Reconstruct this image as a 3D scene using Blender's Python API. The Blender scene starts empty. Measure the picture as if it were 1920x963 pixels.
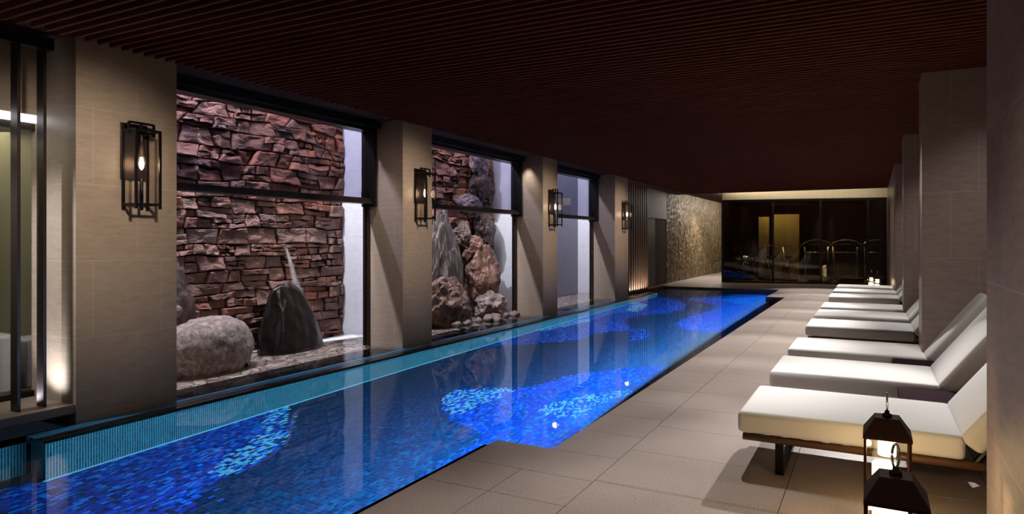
import bpy, bmesh, math, random
import numpy as np
from mathutils import Vector, Matrix, noise
S = bpy.context.scene
COL = S.collection
R = math.radians
rnd = random.Random(7)

# ---------------------------------------------------------------- camera
CH = 1.5                       # camera height
F_PX = 1260.0
TH = math.atan2(676.0, F_PX)   # the camera looks this far to the left of the pool's axis (+Y)
cam_d = bpy.data.cameras.new('camera')
cam = bpy.data.objects.new('camera', cam_d); COL.objects.link(cam)
cam.location = (0, 0, CH); cam.rotation_euler = (math.pi/2, 0, TH)
cam_d.sensor_width = 36; cam_d.lens = F_PX/1920*36; cam_d.shift_y = -31.5/1920
cam_d.clip_start = 0.05; cam_d.clip_end = 200
S.camera = cam
S.view_settings.view_transform = 'Standard'; S.view_settings.look = 'None'
S.view_settings.exposure = 0.0; S.view_settings.gamma = 1; S.view_settings.use_curve_mapping = False
S.cycles.caustics_refractive = False; S.cycles.caustics_reflective = False
S.cycles.use_denoising = True
S.cycles.sample_clamp_indirect = 3.0; S.cycles.blur_glossy = 0.6
S.cycles.max_bounces = 8; S.cycles.transparent_max_bounces = 12

w = bpy.data.worlds.new('night'); S.world = w; w.use_nodes = True
w.node_tree.nodes['Background'].inputs[0].default_value = (0.35, 0.45, 0.7, 1)
w.node_tree.nodes['Background'].inputs[1].default_value = 0.02

def light(name, kind, loc, power, color, target=None, size=.2, size_y=None, spot=60, blend=.5, spread=None, shape=None):
    d = bpy.data.lights.new(name, kind); d.energy = power; d.color = color
    if kind == 'AREA':
        d.size = size
        if size_y: d.shape = 'RECTANGLE'; d.size_y = size_y
        else: d.shape = shape or 'DISK'
        if spread: d.spread = R(spread)
    elif kind == 'SPOT':
        d.shadow_soft_size = size; d.spot_size = R(spot); d.spot_blend = blend
    else: d.shadow_soft_size = size
    o = bpy.data.objects.new(name, d); COL.objects.link(o); o.location = loc
    if target is not None:
        o.rotation_euler = (Vector(target)-Vector(loc)).to_track_quat('-Z', 'Y').to_euler()
    return o

# the gym front stands slightly askew: its own axes
A = Vector((-4.72, 24.63)); B = Vector((.42, 25.52)); gd = (B-A); GL = gd.length; ga = math.atan2(gd.y, gd.x)
GM = Matrix.Translation((A.x, A.y, 0)) @ Matrix.Rotation(ga, 4, 'Z')
WARM = (1.0, .86, .70); WARMER = (1.0, .66, .36); COOL = (.80, .86, 1.0); NEUT = (1.0, .95, .90)
# downlights recessed in the slatted ceiling over the deck and loungers
for y in (2.9, 5.3, 7.6, 9.9, 12.2, 14.5, 16.8, 19.3, 21.6):
    light('deck_downlight', 'SPOT', (-1.2, y+.7, 3.12), 120 if y < 4 else 240 if y < 6 else 400 if y < 9 else 560, NEUT, (-1.35, y, 0), .02, spot=58, blend=.8)
for y in (5.3, 7.2, 10.2, 12.4, 15.2, 17.4, 19.2):
    light('lounger_downlight', 'SPOT', (.1, y+1.0, 3.12), 60 if y < 6 else 170, NEUT, (-.05, y-.1, 0), .03, spot=58, blend=.8)
light('key_downlight', 'SPOT', (-.1, 9.6, 3.12), 1000, NEUT, (-.2, 4.6, .3), .03, spot=36, blend=.7)
light('near_downlight', 'SPOT', (-2.3, 3.6, 3.12), 45, WARM, (-2.0, 3.0, 0), .05, spot=60, blend=1)
# wall washers on the left-hand columns
for y in (3.3, 7.7, 12.3, 16.8):
    light('column_washer', 'SPOT', (-3.3, y-.6, 3.0), 300, WARM, (-5.82, y, 1.8), .1, spot=54, blend=1)
light('near_column_washer', 'SPOT', (-.9, 2.2, 3.1), 70, WARM, (.5, 2.7, .0), .2, spot=60, blend=1)
for y in (6.3, 10.8, 15.3):
    light('right_column_washer', 'SPOT', (1.1, y, 3.12), 60, NEUT, (1.1, y+1.5, .8), .08, spot=80, blend=1)
# courtyard lights
for y0, y1, p in ((4.9, 8.1, 120), (9.0, 13.0, 120), (13.9, 18.0, 110)):
    light('courtyard_floodlight', 'AREA', (-7.3, y0+.5, 4.3), p*1.7, (.90, .91, 1.0), (-6.6, y1+.3, 1.2), .14)
    light('courtyard_skylight', 'AREA', (-6.95, (y0+y1)/2, 4.6), p*1.5, (.95, .93, 1.0), (-7.05, (y0+y1)/2, 0), y1-y0, .3)
    for yy in (y0+.8, y1-1.0): light('window_downlight', 'SPOT', (-6.12, yy, 3.12), 45, (1, .93, .88), (-6.35, yy+.2, 0), .03, spot=75, blend=1)  # added fill for the dim pond bed by the weir, not real fittings
# underwater pool lights in the deck-side wall
light('pool_light_strip', 'AREA', (-2.56, 11.6, -.40), 1350, (.34, .68, 1.0), (-4.9, 11.6, -.95), 18.2, size_y=.12)
# cove light over the gym front
light('cove_light', 'AREA', (-2.15, 24.55, 3.40), 30, (1.0, .90, .74), (-2.15, 24.95, 3.0), 5.0, .08)
light('corridor_light', 'SPOT', (-5.3, 27.5, 3.1), 300, (1, .93, .82), (-5.5, 27.0, 0), .05, spot=120, blend=.8)
light('corridor_strip', 'AREA', (-5.0, 28.6, 3.24), 170, (1, .92, .80), (-6.3, 28.6, .9), 8.2, size_y=.06)  # added fill that evens the light on the split-face wall, no fixture there
light('gym_floor_light', 'AREA', tuple(GM @ Vector((2.5, .9, 2.9))), 14, (1, .8, .5), tuple(GM @ Vector((2.5, .3, 0))), 4.5, .1)  # added low fill inside the glass to bring out the louvre screen
light('corridor_light', 'SPOT', (-5.0, 27.2, 3.1), 25, (1, .93, .82), (-6.1, 25.6, .6), .05, spot=110, blend=.8)
light('panel_uplight', 'AREA', (-5.95, 19.35, .05), 14, WARM, (-6.10, 19.35, 1.2), 1.6, .03)
light('reveal_light', 'SPOT', (-6.20, 1.8, 2.2), 150, (.92, .94, 1), (-6.10, 3.2, 1.2), .05, spot=70, blend=1)  # added unseen spot, brightens the full height of the nearest column's side
light('room_light', 'AREA', (-6.95, 2.6, 2.42), 11, (1, .93, .66), (-7.1, 2.9, 0), .5, 2.2)
light('reveal_light', 'SPOT', (-6.12, 2.94, .17), 34, (.90, .94, 1), (-6.04, 3.2, .75), .03, spot=120, blend=1)
light('gym_light', 'AREA', (-3.2, 28.6, 2.6), 6, (1, .88, .5), (-3.2, 29.8, 1.8), 2.0, .2)

light('gym_light', 'AREA', tuple(GM @ Vector((2.2, 3.6, 2.85))), 26, (1, .88, .5), tuple(GM @ Vector((2.3, 4.5, 2.1))), 1.6, .1)
for gx in (2.1, 3.2, 4.3, 5.0): light('gym_downlight', 'SPOT', tuple(GM @ Vector((gx, 2.6, 2.9))), 120, (1, .88, .7), tuple(GM @ Vector((gx, 1.6, 0))), .02, spot=70)  # added fills above the machines, for highlights on the arched rails

# ---------------------------------------------------------------- pixel helpers (used only to survey positions)
sn, cs = math.sin(TH), math.cos(TH)
def onZ(u, v, Z=0.):
    a = (u-960)/F_PX; b = (450-v)/F_PX; t = (Z-CH)/b
    return ((-sn+a*cs)*t, (cs+a*sn)*t)
def refr(u, v, zw=-.05, depth=.9):
    x, y = onZ(u, v, zw); D = math.hypot(x, y); ci = D/math.hypot(D, CH-zw); sr = ci/1.33
    k = (D+sr/math.sqrt(1-sr*sr)*depth)/D
    return (x*k, y*k)

# ---------------------------------------------------------------- materials
def mat(name, color=(.5,.5,.5), rough=.5, metal=0., spec=.5, emis=None, estr=0., **kw):
    m = bpy.data.materials.new(name); m.use_nodes = True
    b = m.node_tree.nodes['Principled BSDF']
    b.inputs['Base Color'].default_value = (*color, 1); b.inputs['Roughness'].default_value = rough
    b.inputs['Metallic'].default_value = metal; b.inputs['Specular IOR Level'].default_value = spec
    if emis: b.inputs['Emission Color'].default_value = (*emis, 1); b.inputs['Emission Strength'].default_value = estr
    return m
class NT:
    def __init__(s, m): s.m = m; s.t = m.node_tree; s.b = s.t.nodes.get('Principled BSDF')
    def n(s, typ, **kw):
        x = s.t.nodes.new(typ)
        for k, v in kw.items():
            if k.startswith('_'): setattr(x, k[1:], v)
            else:
                x.inputs[k.replace('0', ' ') if k not in x.inputs else k].default_value = v
        return x
    def l(s, a, b): s.t.links.new(a, b)
    def coord(s, which='Object', scale=(1,1,1), rot=(0,0,0)):
        c = s.n('ShaderNodeTexCoord'); mp = s.n('ShaderNodeMapping'); mp.inputs['Scale'].default_value = scale; mp.inputs['Rotation'].default_value = rot
        s.l(c.outputs[which], mp.inputs['Vector']); return mp.outputs['Vector']
    def noise(s, vec, scale, detail=4, rough=.6, dist=0):
        x = s.n('ShaderNodeTexNoise'); x.inputs['Scale'].default_value = scale; x.inputs['Detail'].default_value = detail
        x.inputs['Roughness'].default_value = rough; x.inputs['Distortion'].default_value = dist
        s.l(vec, x.inputs['Vector']); return x
    def ramp(s, fac, stops):
        x = s.n('ShaderNodeValToRGB'); e = x.color_ramp.elements
        while len(e) < len(stops): e.new(.5)
        for i, (p, c) in enumerate(stops): e[i].position = p; e[i].color = (*c, 1)
        s.l(fac, x.inputs['Fac']); return x.outputs['Color']
    def mix(s, fac, a, b, mode='MIX'):
        x = s.n('ShaderNodeMix'); x.data_type = 'RGBA'; x.blend_type = mode
        for sock, v in ((x.inputs[0], fac), (x.inputs[6], a), (x.inputs[7], b)):
            if isinstance(v, (int, float)): sock.default_value = v
            elif isinstance(v, tuple): sock.default_value = (*v, 1)
            else: s.l(v, sock)
        return x.outputs[2]
    def math(s, op, a, b=None):
        x = s.n('ShaderNodeMath'); x.operation = op
        for i, v in enumerate((a, b)):
            if v is None: continue
            if isinstance(v, (int, float)): x.inputs[i].default_value = v
            else: s.l(v, x.inputs[i])
        return x.outputs[0]
    def bump(s, h, strength=.3, dist=.01):
        x = s.n('ShaderNodeBump'); x.inputs['Strength'].default_value = strength; x.inputs['Distance'].default_value = dist
        s.l(h, x.inputs['Height']); s.l(x.outputs['Normal'], s.b.inputs['Normal'])

def m_stone_tile(name, c1, c2, joint, rough=.45):
    m = mat(name, c1, rough); t = NT(m)
    v = t.coord(scale=(1,1,1)); sep = t.n('ShaderNodeSeparateXYZ'); t.l(v, sep.inputs[0])
    s1 = t.math('ADD', sep.outputs[0], sep.outputs[1]); z = t.math('ADD', sep.outputs[2], -.035)
    cmb = t.n('ShaderNodeCombineXYZ'); t.l(s1, cmb.inputs[0]); t.l(z, cmb.inputs[1])
    br = t.n('ShaderNodeTexBrick'); br.inputs['Scale'].default_value = 1; br.inputs['Mortar Size'].default_value = .0022
    br.inputs['Brick Width'].default_value = .62; br.inputs['Row Height'].default_value = .645; br.offset = .37
    br.inputs['Color1'].default_value = (0,0,0,1); br.inputs['Color2'].default_value = (.2,.2,.2,1); br.inputs['Mortar'].default_value = (1,1,1,1)
    br.inputs['Mortar Smooth'].default_value = 0
    t.l(cmb.outputs[0], br.inputs['Vector'])
    n1 = t.noise(t.coord(scale=(3,3,14), rot=(.15,.1,0)), 2.2, 8, .68, .6)
    n2 = t.noise(t.coord(scale=(14,14,60), rot=(.3,.2,0)), 2.0, 4, .7)
    c = t.ramp(n1.outputs[0], [(.3, c2), (.62, c1)])
    fl = t.ramp(n2.outputs[0], [(.66, (0,0,0)), (.72, (1,1,1))])
    c = t.mix(t.math('MULTIPLY', fl, .35), c, tuple(min(1, x*1.7) for x in c1))
    c = t.mix(t.math('MULTIPLY', br.outputs['Fac'], .8), c, joint)
    t.l(c, t.b.inputs['Base Color'])
    return m
M_COL = m_stone_tile('brown_limestone', (.34,.26,.20), (.26,.20,.155), (.42,.37,.32), .5)
M_COLR = m_stone_tile('polished_brown_limestone', (.30,.215,.195), (.21,.15,.138), (.42,.34,.33), .32)
M_COLN = m_stone_tile('dark_brown_stone', (.33,.24,.215), (.23,.165,.15), (.45,.36,.33), .6)
M_GREY = m_stone_tile('pale_grey_stone', (.55,.55,.60), (.46,.46,.52), (.35,.35,.42), .6)
M_SLATE = m_stone_tile('blue_grey_stone', (.20,.20,.28), (.15,.15,.21), (.35,.35,.42), .5)

M_BLACK = mat('black_metal', (.008,.006,.006), .35, .6)
M_BRONZE = mat('dark_bronze_metal', (.035,.022,.02), .38, .7)
M_DARK = mat('dark_soffit', (.045,.019,.015), .8, spec=.15)
M_VOID = mat('black_void', (.003,.002,.002), .9)
def m_wood(name, c1, c2, rough=.5, ax=(1,12,12)):
    m = mat(name, c1, rough); t = NT(m)
    n = t.noise(t.coord(scale=ax), 3, 6, .6, .4)
    t.l(t.ramp(n.outputs[0], [(.3, c2), (.7, c1)]), t.b.inputs['Base Color']); return m
M_SLAT = m_wood('dark_walnut_slats', (.15,.042,.028), (.09,.023,.015), .85)
M_SLAT.node_tree.nodes['Principled BSDF'].inputs['Specular IOR Level'].default_value = .1
M_WOOD = m_wood('brown_teak', (.17,.085,.035), (.09,.04,.018), .35)
M_FLUTE = m_wood('walnut_panel', (.20,.115,.08), (.12,.065,.045), .45, (12,12,1))
M_LEDGEW = m_wood('oak_ledge', (.42,.25,.14), (.30,.17,.09), .4)
M_CREAM = m_wood('cream_fluted_wood', (.62,.52,.36), (.45,.36,.24), .6, (30,30,.3))

def m_floor():
    m = mat('speckled_terrazzo', (.4,.33,.29), .38); t = NT(m)
    v = t.coord(); n = t.noise(v, 85, 4, .85); n2 = t.noise(v, 1.6, 4, .6); n3 = t.noise(v, 90, 3, .7)
    c = t.ramp(n.outputs[0], [(.36, (.10,.075,.07)), (.45, (.36,.29,.265)), (.60, (.52,.44,.41))])
    c = t.mix(.35, c, t.ramp(n2.outputs[0], [(.3, (.32,.255,.225)), (.7, (.46,.385,.345))]))
    t.l(c, t.b.inputs['Base Color'])
    t.l(t.ramp(n3.outputs[0], [(.3,(.28,)*3), (.7,(.42,)*3)]), t.b.inputs['Roughness'])
    return m
M_FLOOR = m_floor()
M_GROUT = mat('floor_grout', (.13,.10,.09), .9)
M_LEDGE = mat('stone_sill', (.20,.155,.12), .5)

def m_rock(name, stops, scale=2.5, rough=.5, bump=.6, bscale=9, stretch=(1,1,1), rot=(0,0,0), spec=.5):
    m = mat(name, stops[0][1], rough, spec=spec); t = NT(m)
    v = t.coord(scale=stretch, rot=rot)
    n = t.noise(v, scale, 8, .65, .5); t.l(t.ramp(n.outputs[0], stops), t.b.inputs['Base Color'])
    b = t.noise(v, bscale, 10, .72, .3); t.bump(b.outputs[0], bump, .03)
    return m
def m_masonry():
    m = mat('brown_rubble_stone', (.2,.12,.08), .33); t = NT(m)
    at = t.n('ShaderNodeAttribute'); at.attribute_name = 'Col'
    v = t.coord(scale=(1,1,2.2), rot=(.3,0,0)); n = t.noise(v, 7, 9, .7, .4)
    c = t.mix(.85, at.outputs['Color'], t.ramp(n.outputs[0], [(.28, (.35,.30,.30)), (.5,(1,.95,.9)), (.72, (1.5,1.3,1.15))]), 'MULTIPLY')
    t.l(c, t.b.inputs['Base Color'])
    b = t.noise(v, 16, 10, .75, .3); t.bump(b.outputs[0], .75, .03)
    return m
M_MASON = m_masonry()
M_MORTAR = mat('dark_mortar', (.010,.006,.005), .9)
M_GRANITE = m_rock('pale_granite', [(.3,(.09,.06,.055)), (.5,(.26,.19,.17)), (.68,(.46,.38,.36))], 16, .55, 1.0, 18)
M_WET = m_rock('wet_black_rock', [(.35,(.003,.002,.002)), (.65,(.014,.007,.008))], 2.5, .14, .35, 4)
M_BROWNROCK = m_rock('dark_brown_rock', [(.35,(.025,.012,.010)), (.65,(.085,.045,.036))], 3, .45, .9, 8)
M_RED = m_rock('reddish_boulder', [(.3,(.045,.022,.018)), (.5,(.15,.07,.05)), (.7,(.27,.17,.14))], 3.5, .4, .9, 8)
M_SLAB = m_rock('striated_slab_rock', [(.34,(.025,.016,.016)), (.5,(.10,.07,.06)), (.66,(.27,.23,.23))], 4, .35, 1.0, 7, (3.6,3.6,.45), (.12,.1,0))
M_GREYROCK = m_rock('grey_boulder', [(.3,(.05,.03,.03)), (.5,(.16,.11,.105)), (.7,(.36,.29,.28))], 4, .4, .9, 10)
M_BARK = m_rock('split_face_stone', [(.3,(.05,.032,.018)), (.5,(.17,.115,.06)), (.68,(.40,.31,.17))], 5, .30, 1.0, 16, (3,3,.8))

def m_pondbed():
    m = mat('slate_pebble_bed', (.12,.09,.08), .4); t = NT(m)
    v = t.coord(scale=(1,.62,1))
    n0 = t.noise(v, 5, 3, .5); vv = t.n('ShaderNodeVectorMath'); vv.operation = 'ADD'
    sc = t.n('ShaderNodeVectorMath'); sc.operation = 'SCALE'; sc.inputs[3].default_value = .10
    t.l(n0.outputs['Color'], sc.inputs[0]); t.l(v, vv.inputs[0]); t.l(sc.outputs[0], vv.inputs[1])
    vo = t.n('ShaderNodeTexVoronoi'); vo.feature = 'DISTANCE_TO_EDGE'; vo.inputs['Scale'].default_value = 11; t.l(vv.outputs[0], vo.inputs['Vector'])
    vc = t.n('ShaderNodeTexVoronoi'); vc.inputs['Scale'].default_value = 11; t.l(vv.outputs[0], vc.inputs['Vector'])
    sp = t.n('ShaderNodeSeparateColor'); t.l(vc.outputs['Color'], sp.inputs[0])
    c = t.ramp(sp.outputs[0], [(.0,(.28,.20,.18)), (.5,(.50,.39,.34)), (1,(.78,.66,.58))])
    e = t.ramp(vo.outputs[0], [(.0,(0,0,0)), (.10,(1,1,1))])
    t.l(t.mix(1.0, c, e, 'MULTIPLY'), t.b.inputs['Base Color']); t.bump(e, .8, .02)
    return m
M_POND = m_pondbed()

def m_water_pool():
    m = bpy.data.materials.new('pool_water'); m.use_nodes = True; nt = m.node_tree; nt.nodes.clear()
    o = nt.nodes.new('ShaderNodeOutputMaterial'); g = nt.nodes.new('ShaderNodeBsdfRefraction'); gl = nt.nodes.new('ShaderNodeBsdfGlossy')
    g.inputs['IOR'].default_value = 1.33; g.inputs['Roughness'].default_value = 0; g.inputs['Color'].default_value = (.90,.97,1,1)
    gl.inputs['Roughness'].default_value = .01; gl.inputs['Color'].default_value = (.50,.56,.66,1)
    fr = nt.nodes.new('ShaderNodeFresnel'); fr.inputs[0].default_value = 1.33; mx = nt.nodes.new('ShaderNodeMixShader')
    tc = nt.nodes.new('ShaderNodeTexCoord'); n = nt.nodes.new('ShaderNodeTexNoise'); n.inputs['Scale'].default_value = 1.6; n.inputs['Detail'].default_value = 2
    b = nt.nodes.new('ShaderNodeBump'); b.inputs['Strength'].default_value = .03; b.inputs['Distance'].default_value = .02
    nt.links.new(tc.outputs['Object'], n.inputs['Vector']); nt.links.new(n.outputs[0], b.inputs['Height'])
    for x in (g, gl, fr): nt.links.new(b.outputs[0], x.inputs['Normal'])
    nt.links.new(fr.outputs[0], mx.inputs[0]); nt.links.new(g.outputs[0], mx.inputs[1]); nt.links.new(gl.outputs[0], mx.inputs[2])
    nt.links.new(mx.outputs[0], o.inputs[0]); return m
def m_thin(name, tint=(1,1,1), ior=1.45, rough=0., coat=None, factor=None):
    """thin clear sheet: tinted see-through with a fresnel sheen"""
    m = bpy.data.materials.new(name); m.use_nodes = True; nt = m.node_tree; nt.nodes.clear()
    o = nt.nodes.new('ShaderNodeOutputMaterial'); tr = nt.nodes.new('ShaderNodeBsdfTransparent'); gl = nt.nodes.new('ShaderNodeBsdfGlossy')
    mx = nt.nodes.new('ShaderNodeMixShader'); fr = nt.nodes.new('ShaderNodeFresnel')
    ge = nt.nodes.new('ShaderNodeNewGeometry'); mr = nt.nodes.new('ShaderNodeMapRange'); mr.inputs['To Min'].default_value = ior; mr.inputs['To Max'].default_value = 1/ior
    nt.links.new(ge.outputs['Backfacing'], mr.inputs[0]); nt.links.new(mr.outputs[0], fr.inputs[0])
    tr.inputs[0].default_value = (*tint, 1); gl.inputs['Roughness'].default_value = rough
    nt.links.new(fr.outputs[0], mx.inputs[0]); nt.links.new(tr.outputs[0], mx.inputs[1]); nt.links.new(gl.outputs[0], mx.inputs[2])
    nt.links.new(mx.outputs[0], o.inputs[0]); return m
M_WATER = m_water_pool()
M_PONDW = m_thin('pond_water', (.85,.85,.85), 1.33, .04)
M_GLASS_UP = m_thin('tinted_window_glass', (.62,.62,.70), 1.45)
M_GLASS_GYM = m_thin('bronze_glass', (.52,.44,.32), 1.5)
M_GLASS = m_thin('clear_glass', (.93,.93,.93), 1.3)
def m_falls(name, alpha, col=(.9,.93,1)):
    m = bpy.data.materials.new(name); m.use_nodes = True; nt = m.node_tree; nt.nodes.clear()
    o = nt.nodes.new('ShaderNodeOutputMaterial'); tr = nt.nodes.new('ShaderNodeBsdfTransparent'); d = nt.nodes.new('ShaderNodeBsdfDiffuse'); d.inputs[0].default_value = (*col,1)
    mx = nt.nodes.new('ShaderNodeMixShader'); at = nt.nodes.new('ShaderNodeAttribute'); at.attribute_name = 'Col'
    n = nt.nodes.new('ShaderNodeTexNoise'); n.inputs['Scale'].default_value = 9; n.inputs['Detail'].default_value = 6
    tc = nt.nodes.new('ShaderNodeTexCoord'); nt.links.new(tc.outputs['Object'], n.inputs[0])
    mt = nt.nodes.new('ShaderNodeMath'); mt.operation = 'MULTIPLY'; m2 = nt.nodes.new('ShaderNodeMath'); m2.operation = 'MULTIPLY'; m2.inputs[1].default_value = alpha*2
    nt.links.new(at.outputs['Fac'], mt.inputs[0]); nt.links.new(n.outputs[0], mt.inputs[1]); nt.links.new(mt.outputs[0], m2.inputs[0])
    nt.links.new(m2.outputs[0], mx.inputs[0]); nt.links.new(tr.outputs[0], mx.inputs[1]); nt.links.new(d.outputs[0], mx.inputs[2]); nt.links.new(mx.outputs[0], o.inputs[0]); return m
M_FALL = m_falls('falling_water', .32); M_FOAM = m_falls('pond_foam', .75)

TX, TY = .025, .05
def m_mosaic_floor():
    m = mat('blue_glass_mosaic', (.0,.05,.3), .35); t = NT(m)
    at = t.n('ShaderNodeAttribute'); at.attribute_name = 'Col'
    c = t.n('ShaderNodeTexCoord'); s = t.n('ShaderNodeSeparateXYZ'); t.l(c.outputs['Object'], s.inputs[0])
    fx = t.math('FRACT', t.math('DIVIDE', s.outputs[0], TX)); g = t.math('LESS_THAN', t.math('MINIMUM', fx, t.math('SUBTRACT', 1, fx)), .07)
    fy = t.math('FRACT', t.math('DIVIDE', s.outputs[1], TY)); g2 = t.math('LESS_THAN', t.math('MINIMUM', fy, t.math('SUBTRACT', 1, fy)), .03)
    g = t.math('MAXIMUM', g, g2)
    t.l(t.mix(t.math('MULTIPLY', g, .6), at.outputs['Color'], (.02,.10,.20)), t.b.inputs['Base Color'])
    return m
def m_mosaic_wall():
    m = mat('teal_glass_mosaic', (.0,.05,.3), .3); t = NT(m)
    c = t.n('ShaderNodeTexCoord'); s = t.n('ShaderNodeSeparateXYZ'); t.l(c.outputs['Object'], s.inputs[0])
    xy = t.math('ADD', s.outputs[0], s.outputs[1])
    a = t.math('DIVIDE', xy, .0215); b = t.math('DIVIDE', s.outputs[2], .055)
    fa = t.math('FRACT', a); fb = t.math('FRACT', b)
    g = t.math('LESS_THAN', fa, .15); g2 = t.math('MULTIPLY', t.math('LESS_THAN', fb, .05), .35)
    cmb = t.n('ShaderNodeCombineXYZ'); t.l(t.math('FLOOR', a), cmb.inputs[0]); t.l(t.math('FLOOR', b), cmb.inputs[1])
    wn = t.n('ShaderNodeTexWhiteNoise'); wn.noise_dimensions = '2D'; t.l(cmb.outputs[0], wn.inputs['Vector'])
    col = t.ramp(wn.outputs[0], [(0,(.002,.012,.016)), (.5,(.004,.03,.04)), (.85,(.006,.05,.065)), (1,(.003,.03,.08))])
    t.l(t.mix(t.math('MAXIMUM', g, g2), col, (.14,.44,.40)), t.b.inputs['Base Color'])
    return m
M_MFLOOR = m_mosaic_floor(); M_MWALL = m_mosaic_wall()
M_MBLACK = mat('black_tile', (.004,.006,.008), .25)
def m_fabric():
    m = mat('white_outdoor_fabric', (.78,.76,.74), .85); t = NT(m)
    n = t.noise(t.coord(scale=(1,1,1)), 6, 4, .5); t.bump(n.outputs[0], .12, .02); return m
M_FAB = m_fabric()
M_LOUV = mat('bronze_louvre', (.24,.14,.07), .5)
M_CHAN = mat('blue_channel_tile', (.03,.24,.48), .25)  # blue glow of the overflow channel, put into the colour
M_FOOT = mat('pale_cyan_trim', (.45,.9,.95), .3)
M_TABLE = mat('dark_plum_tabletop', (.026,.009,.014), .9, spec=.03)
M_BULB = mat('lit_filament_bulb', (1,.9,.7), .3, emis=(1,.84,.60), estr=12)
M_CANDLE = mat('glowing_candle_wax', (.9,.8,.6), .5, emis=(1,.78,.42), estr=6)
M_STRIP = mat('led_strip', (1,1,1), .5, emis=(.95,.97,1), estr=4)
M_YELLOW = mat('ochre_plaster', (.36,.34,.23), .8)
M_GYMY = mat('warm_lit_panel', (.5,.44,.24), .7)
M_LANT = mat('dark_lantern_metal', (.030,.014,.011), .85, spec=.03)
M_CHROME = mat('satin_steel', (.55,.55,.55), .25, 1)
M_RUBBER = mat('black_rubber', (.02,.02,.02), .6)

# ---------------------------------------------------------------- mesh helpers
class MB:
    def __init__(s): s.v = []; s.f = []; s.c = None
    def add(s, vs, fs, M=None):
        k = len(s.v)
        for p in vs: s.v.append(tuple(M @ Vector(p)) if M is not None else tuple(p))
        s.f += [tuple(i+k for i in f) for f in fs]; return s
    def box(s, x0, x1, y0, y1, z0, z1, M=None):
        return s.add([(x0,y0,z0),(x1,y0,z0),(x1,y1,z0),(x0,y1,z0),(x0,y0,z1),(x1,y0,z1),(x1,y1,z1),(x0,y1,z1)],
              [(0,3,2,1),(4,5,6,7),(0,1,5,4),(1,2,6,5),(2,3,7,6),(3,0,4,7)], M)
    def tube(s, a, b, r, n=12, r2=None):
        a = Vector(a); b = Vector(b); d = (b-a); q = d.to_track_quat('Z', 'Y').to_matrix(); r2 = r if r2 is None else r2
        vs = []
        for p, rr in ((a, r), (b, r2)):
            for i in range(n):
                t = 2*math.pi*i/n; vs.append(tuple(p + q @ Vector((math.cos(t)*rr, math.sin(t)*rr, 0))))
        return s.add(vs, [(i, (i+1)%n, n+(i+1)%n, n+i) for i in range(n)] + [tuple(range(n))[::-1], tuple(range(n, 2*n))])
    def path(s, pts, r, n=8, closed=False):
        m = len(pts); pts = [Vector(p) for p in pts]; vs = []
        for i, p in enumerate(pts):
            a = pts[(i-1) % m] if (closed or i) else p; b = pts[(i+1) % m] if (closed or i < m-1) else p
            q = (b-a).to_track_quat('Z', 'Y').to_matrix()
            for k in range(n):
                t = 2*math.pi*k/n; vs.append(tuple(p+q@Vector((math.cos(t)*r, math.sin(t)*r, 0))))
        fs = [(i*n+k, i*n+(k+1)%n, ((i+1)%m)*n+(k+1)%n, ((i+1)%m)*n+k) for i in range(m if closed else m-1) for k in range(n)]
        if not closed: fs += [tuple(range(n))[::-1], tuple(range((m-1)*n, m*n))]
        return s.add(vs, fs)
    def lathe(s, prof, c=(0,0,0), n=24):
        vs = [(c[0]+r*math.cos(2*math.pi*i/n), c[1]+r*math.sin(2*math.pi*i/n), c[2]+z) for r, z in prof for i in range(n)]
        m = len(prof)
        return s.add(vs, [(j*n+i, j*n+(i+1)%n, (j+1)*n+(i+1)%n, (j+1)*n+i) for j in range(m-1) for i in range(n)] + [tuple(range(n))[::-1], tuple(range((m-1)*n, m*n))])
    def frustum(s, x, y, z0, z1, h0, h1):
        return s.add([(x+a*h0, y+b*h0, z0) for a, b in ((-1,-1),(1,-1),(1,1),(-1,1))] + [(x+a*h1, y+b*h1, z1) for a, b in ((-1,-1),(1,-1),(1,1),(-1,1))],
                     [(0,3,2,1),(4,5,6,7),(0,1,5,4),(1,2,6,5),(2,3,7,6),(3,0,4,7)])
    def prism(s, poly, z0, z1):
        n = len(poly)
        return s.add([(*p, z0) for p in poly]+[(*p, z1) for p in poly], [tuple(range(n))[::-1], tuple(range(n, 2*n))] + [(i, (i+1)%n, n+(i+1)%n, n+i) for i in range(n)])
    def build(s, name, m, parent=None, smooth=False, bevel=0, loc=None):
        me = bpy.data.meshes.new(name); me.from_pydata(s.v, [], s.f); me.update()
        o = bpy.data.objects.new(name, me); COL.objects.link(o); me.materials.append(m)
        if smooth: me.polygons.foreach_set('use_smooth', [True]*len(me.polygons))
        if bevel:
            b = o.modifiers.new('bevel', 'BEVEL'); b.width = bevel; b.segments = 2; b.limit_method = 'ANGLE'
        if parent: o.parent = parent
        if loc: o.location = loc
        return o
def tag(o, label=None, cat=None, group=None, kind=None):
    if label: o['label'] = label
    if cat: o['category'] = cat
    if group: o['group'] = group
    if kind: o['kind'] = kind
    return o
def thing(name, loc, label, cat, group=None, rz=0):
    o = bpy.data.objects.new(name, None); COL.objects.link(o); o.location = loc; o.rotation_euler = (0,0,rz); o.empty_display_size = .1
    return tag(o, label, cat, group)
def copy_tree(o, parent=None):
    c = o.copy(); COL.objects.link(c); c.parent = parent
    for ch in list(o.children): copy_tree(ch, c)
    return c
def box_obj(name, m, *a, parent=None, bevel=0, kind=None):
    o = MB().box(*a).build(name, m, parent, bevel=bevel)
    if kind: o['kind'] = kind
    return o
def struct(o): o['kind'] = 'structure'; return o

ZW = -.05        # water level
PD = ZW-.9       # pool floor
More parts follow.
